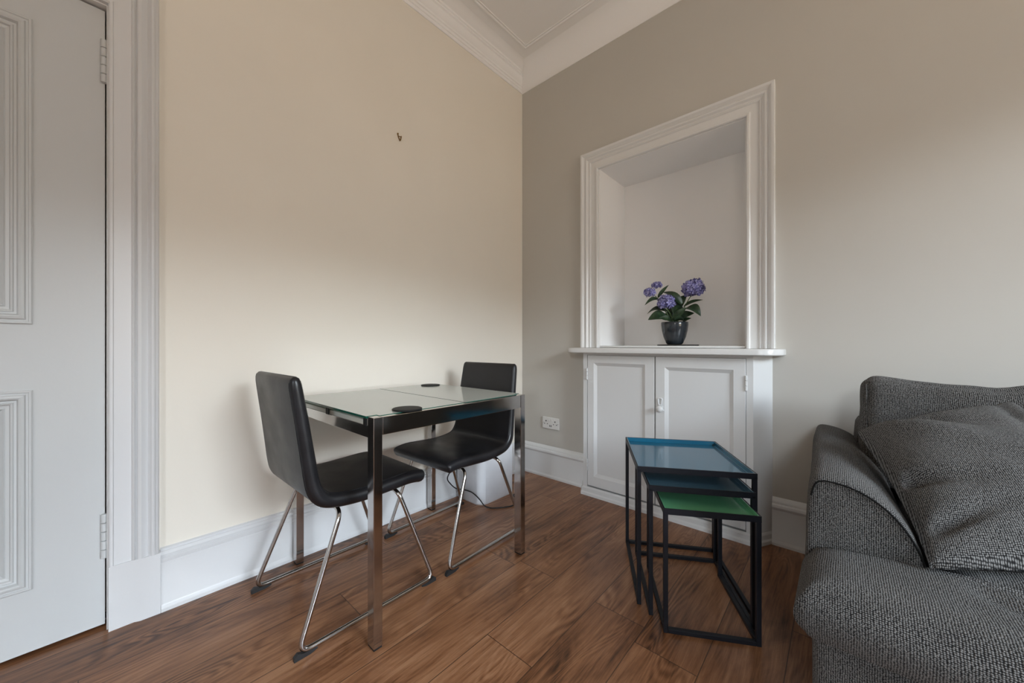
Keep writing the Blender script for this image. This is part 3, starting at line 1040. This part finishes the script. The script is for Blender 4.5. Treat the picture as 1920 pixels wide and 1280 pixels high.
# ------------------------------------------------------------------ nest of tables
A1 = R(30.0)
e1 = Vector((math.cos(A1), math.sin(A1), 0)); e2 = Vector((math.sin(A1), -math.cos(A1), 0))
def nest(label, a0, a1, b0, b1, h, mat, front_rail, back_rail, bar=.0145, group='nest of three side tables'):
    """a: along e1 (left-right), b: along e2 (towards camera). local frame: x=e1, y=-e2"""
    ca, cb = (a0 + a1) / 2, (b0 + b1) / 2
    p = e1 * ca + e2 * cb
    t = thing('side_table', label, 'side table', (p.x, p.y, 0), A1, group)
    w, d = (a1 - a0) / 2, (b1 - b0) / 2
    for sx in (-1, 1):
        for sy in (-1, 1):
            x0, x1 = sorted((sx * w, sx * (w - bar)))
            y0, y1 = sorted((sy * d, sy * (d - bar)))
            bx('leg', (x0, x1, y0, y1, 0, h - .012), M['blackmetal'], t, .0012)
    # floor rails between legs
    for sx in (-1, 1):
        x0, x1 = sorted((sx * w, sx * (w - bar)))
        bx('floor_rail', (x0, x1, -d + bar + .0005, d - bar - .0005, 0, bar), M['blackmetal'], t, .0012)
    for flag, sy in ((front_rail, -1), (back_rail, 1)):
        if flag:
            y0, y1 = sorted((sy * d, sy * (d - bar)))
            bx('floor_rail', (-w + bar + .0005, w - bar - .0005, y0, y1, 0, bar), M['blackmetal'], t, .0012)
    # tray top: black outer rim, coloured inside
    bm = bmesh.new()
    rim = .0045
    zb_, zt_ = h - .020, h
    O = [(-w, -d), (w, -d), (w, d), (-w, d)]
    I = [(-w + rim, -d + rim), (w - rim, -d + rim), (w - rim, d - rim), (-w + rim, d - rim)]
    rr = [[Vector((x, y, z)) for x, y in q] for q, z in ((I, zb_), (O, zb_), (O, zt_), (I, zt_), (I, zt_ - .001))]
    rings_mesh(bm, rr, cap=False)
    frame = link_mesh('top_frame', bm, M['blackmetal'], t)
    bm = bmesh.new()
    I2 = [(-w + rim + .0002, -d + rim + .0002), (w - rim - .0002, -d + rim + .0002), (w - rim - .0002, d - rim - .0002), (-w + rim + .0002, d - rim - .0002)]
    I3 = [(x * (1 - .003 / w), y * (1 - .003 / d)) for x, y in I2]
    zi = zt_ - .017
    rr = [[Vector((x, y, z)) for x, y in q] for q, z in ((I2, zb_ - .001), (I2, zt_ - .0004), (I3, zt_ - .0004), (I3, zi + .001), ([(x * .985, y * .985) for x, y in I3], zi))]
    rings_mesh(bm, rr)
    link_mesh('tray', bm, mat, t)
    return t
nest('tallest blue-topped side table of the nest, at the back', .688, 1.092, .952, 1.398, .516, M['blue'], False, True)
nest('middle slate-blue side table of the nest, between the blue and green ones', .722, 1.069, 1.045, 1.447, .466, M['slate'], False, True)
nest('smallest green-topped side table of the nest, at the front', .758, 1.054, 1.150, 1.522, .419, M['green'], True, False)

# ------------------------------------------------------------------ sofa
sofa = thing('sofa', 'charcoal grey tweed sofa at the right, against the greige wall', 'sofa', (1.81, -.06, 0))
so = Vector((-1.81, .06, 0))
SX0, SX1 = 1.81, 3.95
def slink(name, bm, par=None):
    for v in bm.verts:
        v.co += so
    box_uv(bm)
    return link_mesh(name, bm, M['fabric'], par or sofa, 180)
slink('base', soft_box(((SX0 + SX1) / 2, -.59, .185), ((SX1 - SX0) / 2 - .002, .53, .150), .03, (.006, .01, 0), (60, 24, 8), .006, 5, 3))
slink('back_frame', soft_box(((SX0 + SX1) / 2 + .0, -.155, .50), ((SX1 - SX0) / 2 - .10, .075, .195), .04, (.01, .01, .005), (60, 6, 14), .004, 5, 4))
for sx in (0, 1):
    for sy in (0, 1):
        bm = bmesh.new()
        add_lathe(bm, [(.022, 0), (.026, .004), (.028, .045)], 16, (SX0 + .1, SX1 - .1)[sx], (-1.02, -.16)[sy])
        for v in bm.verts:
            v.co += so
        link_mesh('foot', bm, M['rubber'], sofa, 40)

def make_arm(mirror):
    # profile in (x, z): upright outer side, rounded shoulder, long convex slope down to the seat
    prof = [(1.800, .26), (1.790, .33), (1.788, .45), (1.792, .56), (1.797, .605), (1.806, .630), (1.822, .638), (1.850, .637), (1.880, .630), (1.912, .614), (1.942, .589),
            (1.966, .558), (1.985, .522), (1.998, .480), (2.005, .430), (2.008, .36), (2.004, .30), (1.99, .26)]
    P = []
    for i in range(len(prof) - 1):
        p0, p1, p2, p3 = [Vector((*prof[j], 0)) for j in (max(i - 1, 0), i, i + 1, min(i + 2, len(prof) - 1))]
        for k in range(3):
            u = k / 3
            P.append(.5 * ((2 * p1) + (-p0 + p2) * u + (2 * p0 - 5 * p1 + 4 * p2 - p3) * u * u + (-p0 + 3 * p1 - 3 * p2 + p3) * u ** 3))
    P.append(Vector((*prof[-1], 0)))
    cen = Vector((1.90, .38, 0))
    rings = []
    steps = [(-.995, .0), (-.995, .30), (-.995, .60), (-.995, .84), (-.995, .94), (-.993, .975), (-.985, .992), (-.972, 1.0)]
    for k in range(1, 26):
        steps.append((-.972 + k * (.972 - .09) / 25, 1.0))
    steps += [(-.082, .97), (-.08, .9), (-.08, 0.0)]
    for y, s in steps:
        rg = []
        for q in P:
            if s == 0:
                r_ = cen.copy() + (q - cen) * .02
            else:
                r_ = cen + (q - cen) * s
                # keep the shrink a constant inset near the edge
            pos = Vector((r_.x, y, r_.y))
            nz_ = noise.noise(pos * 6) * .005 + noise.noise(pos * 15) * .0018
            d = Vector((q.x - cen.x, 0, q.y - cen.y)).normalized()
            pos += d * nz_ * (1 if s > .5 else 0)
            if s < .9:
                pos.y += noise.noise(pos * 7) * .006 - .006 * (1 - s)
            # top droops slightly to the back
            if pos.z > .4:
                pos.z -= .018 * max(0, (y + .98)) * 1.0
            pos.x += .007 - .030 * (y + .98)
            rg.append(pos)
        rings.append(rg)
    bm = bmesh.new()
    rings_mesh(bm, rings)
    if mirror:
        for v in bm.verts:
            v.co.x = SX0 + SX1 - v.co.x
    arm = slink('arm', bm)
    # piping seam round the front face
    pp = []
    for q in P[11:46]:
        r_ = cen + (q - cen) * .965
        x = r_.x if not mirror else SX0 + SX1 - r_.x
        pp.append(Vector((x + .007 - .030 * (-.9925 + .98), -.9965 + 0, r_.y)))
    bm = bmesh.new(); add_tube(bm, pp, .0020, 6)
    sm_ = slink('seam', bm, arm); sm_.data.materials[0] = M['seam']
    return arm
make_arm(False); make_arm(True)

def seat_cushion(x0, x1, tleft, seed):
    # T cushion: wide front lobe passing in front of the arm
    yb, yf, ya = -.22, -1.215, -1.000
    z0, z1 = .338, .478
    bm = grid_box(70, 60, 12)
    xa = x0 + .215 if tleft > 0 else x0
    xb = x1 - .215 if tleft < 0 else x1
    for v in bm.verts:
        u, w, h = v.co
        fu = math.copysign(1 - (1 - abs(u)) ** 1.3, u)
        fw = math.copysign(1 - (1 - abs(w)) ** 1.3, w)
        y = yf + (yb - yf) * (fw + 1) / 2
        k = max(0, min(1, (y - (ya - .01)) / .03))
        k = k * k * (3 - 2 * k)
        left = x0 + (xa - x0) * k if tleft > 0 else x0
        right = x1 + (xb - x1) * k if tleft < 0 else x1
        x = left + (right - left) * (fu + 1) / 2
        # rounded edge: distance from outline
        dx = min(x - left, right - x)
        dyf = y - yf
        dyb = yb - y
        d = min(dx, dyf, dyb)
        r = .07
        th = (z1 - z0) / 2
        a = max(0, min(1, d / r))
        prof = math.sqrt(max(0, 1 - (1 - a) ** 2))
        zc = (z0 + z1) / 2
        cr_ = .014 * (1 - fu ** 2) * (1 - fw ** 2)
        if abs(h) >= .999:
            z = zc + math.copysign(th * (.60 + .40 * prof) + (cr_ if h > 0 else 0), h)
        else:
            z = zc + h * th * .60
            # side walls bulge out
            bul = .018 * (1 - h * h)
            if abs(abs(u) - 1) < 1e-6:
                x += math.copysign(bul, u)
            if abs(abs(w) - 1) < 1e-6:
                y += math.copysign(bul, w)
        p = Vector((x, y, z))
        nz = noise.noise(p * 4 + Vector((seed, 0, 0))) * .007 + noise.noise(p * 11) * .0025
        # soft pull creases running back from the front of the arm
        if h > .99 and tleft > 0:
            for (ax, ay, dx_, dy_, wd, am) in ((2.05, -1.02, .80, -.60, .020, .016), (2.09, -.98, .92, -.38, .024, .013), (2.02, -1.10, .95, -.30, .03, .004)):
                rx, ry = x - ax, y - ay
                s_ = rx * dx_ + ry * dy_
                t__ = -rx * dy_ + ry * dx_
                if s_ > 0:
                    z -= am * math.exp(-(t__ / wd) ** 2) * math.exp(-s_ / .28) * min(1, s_ / .03)
        p.z = z + nz * (1 if h > 0 else .3)
        v.co = p
    c = slink('seat_cushion', bm)
    # piped edge along the front top and bottom
    return c
XM = (SX0 + SX1) / 2
seat_cushion(1.806, XM - .002, 1, 1)
seat_cushion(XM + .002, SX1 + .01, -1, 9)

def back_cushion(x0, x1, seed):
    h = ((x1 - x0) / 2, .085, .185)
    bm = soft_box((0, 0, 0), h, .035, (.012, .035, .012), (56, 12, 30), .010, 5, seed)
    c = Vector(((x0 + x1) / 2, -.315, .658))
    rot = Matrix.Rotation(R(-13), 4, 'X')
    for v in bm.verts:
        p = v.co.copy()
        # slump: top edge dips and creases away from the end
        fx = p.x / h[0]
        if p.z > .05:
            g = max(0, p.z / h[2])
            p.z -= g * (.012 * math.exp(-((fx + .35) / .10) ** 2) + .010 * math.exp(-((fx - .2) / .16) ** 2))
            p.z += g * .005 * math.cos(fx * 9 + seed)
            p.z -= g * .022 * max(0, 1 - abs(fx + .05) / .85)
        v.co = c + rot @ p
    o_ = slink('back_cushion', bm)
    # piping round the end panels
    for sy in (-1, 1):
        pp = []
        for zz in range(-8, 9):
            z = zz / 8 * (h[2] - .03)
            q = rot @ Vector((-h[0] + .006, sy * (h[1] - .010) + sy * .004 * math.cos(zz), z)) + c
            pp.append(q)
        bm = bmesh.new(); add_tube(bm, pp, .0028, 6)
        slink('piping', bm, o_)
back_cushion(1.925, XM - .004, 2)
back_cushion(XM + .004, SX1 - .115, 5)

# throw pillow resting on seat, arm and back cushion
def pillow():
    A = Vector((1.900, -.600, .690)); B = Vector((2.235, -.430, .800)); C_ = Vector((2.005, -1.025, .492)); D = Vector((2.44, -.830, .525))
    bm = grid_box(64, 64, 4)
    nrm = ((B - A).cross(C_ - A)).normalized()
    if nrm.z < 0:
        nrm = -nrm
    uvmap = {}
    for v in bm.verts:
        u, w, h = v.co
        uvmap[v] = (u * .24 + w * .02, w * .24 - u * .02)
        # inward curved edges, pointed corners
        pu = u * (1 - .07 * (1 - w * w) * abs(u) ** 1.5)
        pw = w * (1 - .07 * (1 - u * u) * abs(w) ** 1.5)
        s_, t_2 = (pu + 1) / 2, (pw + 1) / 2
        p = A * (1 - s_) * (1 - t_2) + B * s_ * (1 - t_2) + C_ * (1 - s_) * t_2 + D * s_ * t_2
        e_ = ((1 - u * u) * (1 - w * w))
        up = .104 * e_ ** .40
        dn = .050 * e_ ** .42
        # creases
        cz = 0
        def crease(ax, ay, dx_, dy_, wd, am, ln):
            rx, ry = u - ax, w - ay
            n_ = math.hypot(dx_, dy_)
            a_, b_ = dx_ / n_, dy_ / n_
            s2 = rx * a_ + ry * b_
            t2 = -rx * b_ + ry * a_
            return am * math.exp(-(t2 / wd) ** 2) * (math.exp(-max(0, s2) / ln) if s2 > -.05 else math.exp(-(s2 + .05) ** 2 / .01))
        cz -= crease(-.42, -.82, .8, .42, .12, .060, .55)
        cz -= crease(.75, -.90, -.15, .6, .11, .034, .45)
        cz += crease(-.95, -.95, .9, .72, .14, .036, .9)
        cz -= crease(-.85, .15, 1, .25, .09, .045, .38)
        cz -= crease(-.80, .72, .9, -.28, .07, .045, .30)
        cz -= crease(-.2, .96, .35, -.8, .08, .008, .3)
        hh = (up * max(h, 0) + cz * max(h, 0) * min(1, e_ * 3)) + (-dn * max(-h, 0))
        if abs(h) < .999:
            hh = h * .004
        nz = noise.noise(p * 9) * .006 + noise.noise(p * 22) * .0015
        v.co = p + nrm * (hh + (nz if h > 0 else 0))
    uvl = bm.loops.layers.uv.verify()
    for f in bm.faces:
        for l in f.loops:
            l[uvl].uv = uvmap[l.vert]
    o_ = link_mesh('throw_pillow', bm, M['fabric'], None, 180)
    tag(o_, 'charcoal grey tweed throw pillow slumped in the corner of the sofa', 'pillow')
pillow()

# ------------------------------------------------------------------ wall socket and hook
sk = bpy.data.objects.new('wall_socket', None); COL.objects.link(sk)
sk.location = (.279, 0, .395)
tag(sk, 'white double power socket low on the greige wall left of the cupboard', 'socket')
bx('plate', (-.074, .074, -.0105, -.0005, -.042, .042), M['plastic'], sk, .003)
for cx in (-.040, .040):
    bm = bmesh.new()
    add_box(bm, cx - .0045, cx + .0045, -.0112, -.0100, .010, .019)
    add_box(bm, cx - .0165, cx - .0095, -.0112, -.0100, -.009, -.003)
    add_box(bm, cx + .0095, cx + .0165, -.0112, -.0100, -.009, -.003)
    link_mesh('socket_holes', bm, M['plastic_dark'], sk)
for cx in (-.012, .012):
    sw = bx('switch', (cx - .006, cx + .006, -.0140, -.0100, .012, .030), M['plastic'], sk, .001)
bm = bmesh.new()
for cx in (-.006, .006):
    add_box(bm, cx - .0028, cx + .0028, -.0112, -.0100, -.026, -.013)
link_mesh('usb_ports', bm, M['plastic_dark'], sk)
for cx in (-.064, .064):
    bm = bmesh.new(); t_ = bmesh.new()
    add_lathe(t_, [(.0032, 0), (.0032, .0012), (.002, .0016)], 12)
    merge(bm, t_, 0, Matrix.Translation((cx, -.0102, .0)) @ Matrix.Rotation(R(90), 4, 'X'))
    link_mesh('screw', bm, M['steel'], sk, 40)

hk = bpy.data.objects.new('picture_hook', None); COL.objects.link(hk)
hk.location = (0, -1.079, 2.14)
tag(hk, 'small brass picture hook high on the cream wall', 'hook')
bm = bmesh.new()
add_tube(bm, fillet([(.004, .004, -.018), (.003, -.005, .0), (.003, -.010, .018)], .003), .0026, 8)
add_tube(bm, fillet([(.004, .003, -.018), (.010, .005, -.014), (.012, .008, .004), (.006, .011, .010)], .003), .0026, 8)
add_tube(bm, [(.003, -.006, .006), (.004, .010, .007)], .002, 8)
link_mesh('bent_hook', bm, M['brass'], hk, 60)
bm = bmesh.new(); t_ = bmesh.new()
add_lathe(t_, [(.0035, 0), (.0045, .003), (.0045, .006), (.002, .008)], 12)
merge(bm, t_, 0, Matrix.Translation((0, -.009, .017)) @ Matrix.Rotation(R(90), 4, 'Y'))
link_mesh('nail', bm, M['brass'], hk, 40)

# ------------------------------------------------------------------ potted hydrangea on the niche sill
ZS = .964
px, py = 1.108, .125
bm = bmesh.new()
for (cx, cy, rx, ry, n0) in ((.0, .0, .092, .065, 0), (.058, .035, .078, .05, 2)):
    rr = []
    for s_, z in ((.97, 0), (1.0, .002), (1.0, .005), (.95, .0065)):
        rr.append([Vector((cx + rx * s_ * math.cos(a) * (1 + .07 * math.sin(3 * a + n0)), cy + ry * s_ * math.sin(a) * (1 + .05 * math.cos(2 * a + n0)), z)) for a in [2 * math.pi * k / 40 for k in range(40)]])
    rings_mesh(bm, rr)
o = link_mesh('plant_mat', bm, M['disc'], None, 40)
o.location = (px - .01, py - .01, ZS)
tag(o, 'thin black irregular mat under the dark flower pot in the niche', 'mat')
plant = thing('potted_hydrangea', 'violet-blue hydrangea in a glossy dark grey pot in the wall niche', 'plant', (px, py, ZS + .007))
bm = bmesh.new()
add_lathe(bm, [(.038, 0), (.043, .003), (.048, .010), (.063, .045), (.0725, .085), (.0765, .120), (.0765, .134), (.0745, .136), (.0715, .134), (.070, .118), (.055, .112)], 48, cap=True)
pot = link_mesh('pot', bm, M['potglaze'], plant, 50)
bm = bmesh.new(); add_lathe(bm, [(.068, .113), (.06, .120), (.03, .124), (.004, .125)], 24)
link_mesh('soil', bm, M['soil'], plant, 60)
camdir = Vector((1.863 - px, -2.204 - py, 0)).normalized()
rt = Vector((camdir.y * -1, camdir.x, 0))       # screen right seen from the room
if rt.dot(Vector((.7455, .6665, 0))) < 0:
    rt = -rt
def P3(sx, sz, dep=0.0):
    """sx metres to the right, sz above pot base, dep towards the room"""
    return rt * sx + camdir * dep + Vector((0, 0, sz))
PXM = 1 / 303.0
def at(pxx, pyy, dep=0.0):
    return P3((pxx - 1265) * PXM, (645 - pyy) * PXM - .005, dep)
heads = [(at(1228, 545, .02), .040), (at(1236, 533, -.03), .030), (at(1250, 567, .05), .050), (at(1296, 543, .01), .062)]
heads = [heads[0], heads[2], heads[3]]
# stems
stems = [(P3(-.01, .12), at(1232, 552)), (P3(.0, .12, .01), at(1250, 574, .045)), (P3(.01, .12), at(1292, 555)), (P3(.0, .12, -.01), at(1275, 575, -.02)), (P3(-.01, .12, -.01), at(1246, 585, -.02))]
for a_, b_ in stems:
    mid = (a_ + b_) / 2 + Vector((0, 0, .012))
    bm = bmesh.new()
    add_tube(bm, fillet([a_, mid, b_], .05, 6), lambda s: .0036 - .001 * s, 8)
    link_mesh('stem', bm, M['stem'], plant, 60)
def flower(c, rad, n, seed, squash=.85):
    rnd = random.Random(seed)
    bm = bmesh.new()
    # inner core
    t = bmesh.new(); bmesh.ops.create_icosphere(t, subdivisions=2, radius=rad * .62)
    for v in t.verts:
        v.co = c + Vector((v.co.x, v.co.y, v.co.z * squash))
    merge(bm, t)
    for i in range(n):
        z = 1 - 1.75 * (i + .5) / n
        a = i * 2.399963 + rnd.uniform(-.3, .3)
        s = math.sqrt(max(0, 1 - z * z))
        d = Vector((s * math.cos(a), s * math.sin(a), z)).normalized()
        p = c + Vector((d.x, d.y, d.z * squash)) * rad * rnd.uniform(.78, 1.0)
        q = d.to_track_quat('Z', 'Y').to_matrix().to_4x4()
        spin = rnd.uniform(0, 1.57)
        L = rad * rnd.uniform(.24, .34)
        tilt = Matrix.Rotation(rnd.uniform(-.5, .5), 4, 'X') @ Matrix.Rotation(rnd.uniform(-.5, .5), 4, 'Y')
        for k in range(4):
            aa = spin + k * math.pi / 2
            cs, sn = math.cos(aa), math.sin(aa)
            base = [(0, 0, 0), (.45, -.42, .12), (.95, -.34, .22), (1.1, 0, .14), (.95, .34, .22), (.45, .42, .12)]
            vs = [bm.verts.new(p + (q @ tilt @ Vector(((x * cs - y * sn) * L, (x * sn + y * cs) * L, zz * L)))) for x, y, zz in base]
            bm.faces.new((vs[0], vs[1], vs[2], vs[3]))
            bm.faces.new((vs[0], vs[3], vs[4], vs[5]))
    return link_mesh('flower_head', bm, M['petal'], plant, None, recalc=False)
flower(at(1222, 546, .02), .034, 46, 1)
flower(at(1234, 531, -.02), .032, 42, 8, .6)
flower(at(1251, 567, .05), .050, 80, 2)
flower(at(1296, 542, .0), .060, 110, 3)
def leaf(base, tip, width, curl=.25, roll=0.0, nrm_hint=None):
    bm = bmesh.new()
    ax = tip - base
    L = ax.length
    t = ax.normalized()
    up = Vector((0, 0, 1)) if nrm_hint is None else nrm_hint
    side = t.cross(up)
    if side.length < .1:
        side = rt.copy()
    side.normalize()
    side = Matrix.Rotation(roll, 3, t) @ side
    nn = side.cross(t).normalized()
    n = 9
    rows = []
    for i in range(n + 1):
        s = i / n
        w = width * (math.sin(math.pi * min(1, s ** .8)) ** .75) * (1 - .25 * s) * .5
        if i == n: w = .0006
        if i == 0: w = .002
        c = base + ax * s + nn * (math.sin(s * math.pi) * L * curl)
        rows.append([c - side * w + nn * w * .25, c - side * w * .5 + nn * w * .05, c - nn * .001, c + side * w * .5 + nn * w * .05, c + side * w + nn * w * .25])
    vs = [[bm.verts.new(p) for p in r] for r in rows]
    for i in range(n):
        for j in range(4):
            bm.faces.new((vs[i][j], vs[i][j + 1], vs[i + 1][j + 1], vs[i + 1][j]))
    link_mesh('leaf', bm, M['leaf'], plant, 180, recalc=False)
fh = camdir * .8 + Vector((0, 0, .6))
leaf(at(1252, 592, .03), at(1220, 598, .06), .085, .18, 0, fh)
leaf(at(1254, 582, .0), at(1217, 585, -.02), .05, .25, .2, fh)
leaf(at(1240, 560, .01), at(1214, 570, .04), .035, .3, 0, fh)
leaf(at(1236, 556, .0), at(1255, 533, .0), .026, .12, .2, fh)
leaf(at(1278, 572, .01), at(1244, 545, -.03), .055, .22, .1, fh)
leaf(at(1262, 585, .0), at(1285, 552, -.03), .07, .15, .1, fh)
leaf(at(1280, 574, .0), at(1311, 564, .02), .035, .1, -.2, fh)
leaf(at(1283, 578, .02), at(1307, 594, .06), .080, .28, -.2, fh)
leaf(at(1270, 598, .03), at(1297, 588, .05), .065, .15, 0, fh)
leaf(at(1262, 600, .05), at(1284, 578, .07), .05, .12, .3, fh)
leaf(at(1262, 602, .04), at(1238, 596, .08), .05, .15, 0, fh)
leaf(at(1278, 604, .03), at(1292, 597, .06), .035, .15, 0, fh)
leaf(at(1266, 602, -.02), at(1254, 572, -.06), .07, .1, 0, fh)
leaf(at(1268, 602, -.02), at(1276, 568, -.07), .07, .1, 0, fh)
leaf(at(1256, 598, -.03), at(1236, 590, -.08), .06, .2, 0, fh)
leaf(at(1272, 600, .05), at(1272, 590, .10), .06, .15, 0, fh)
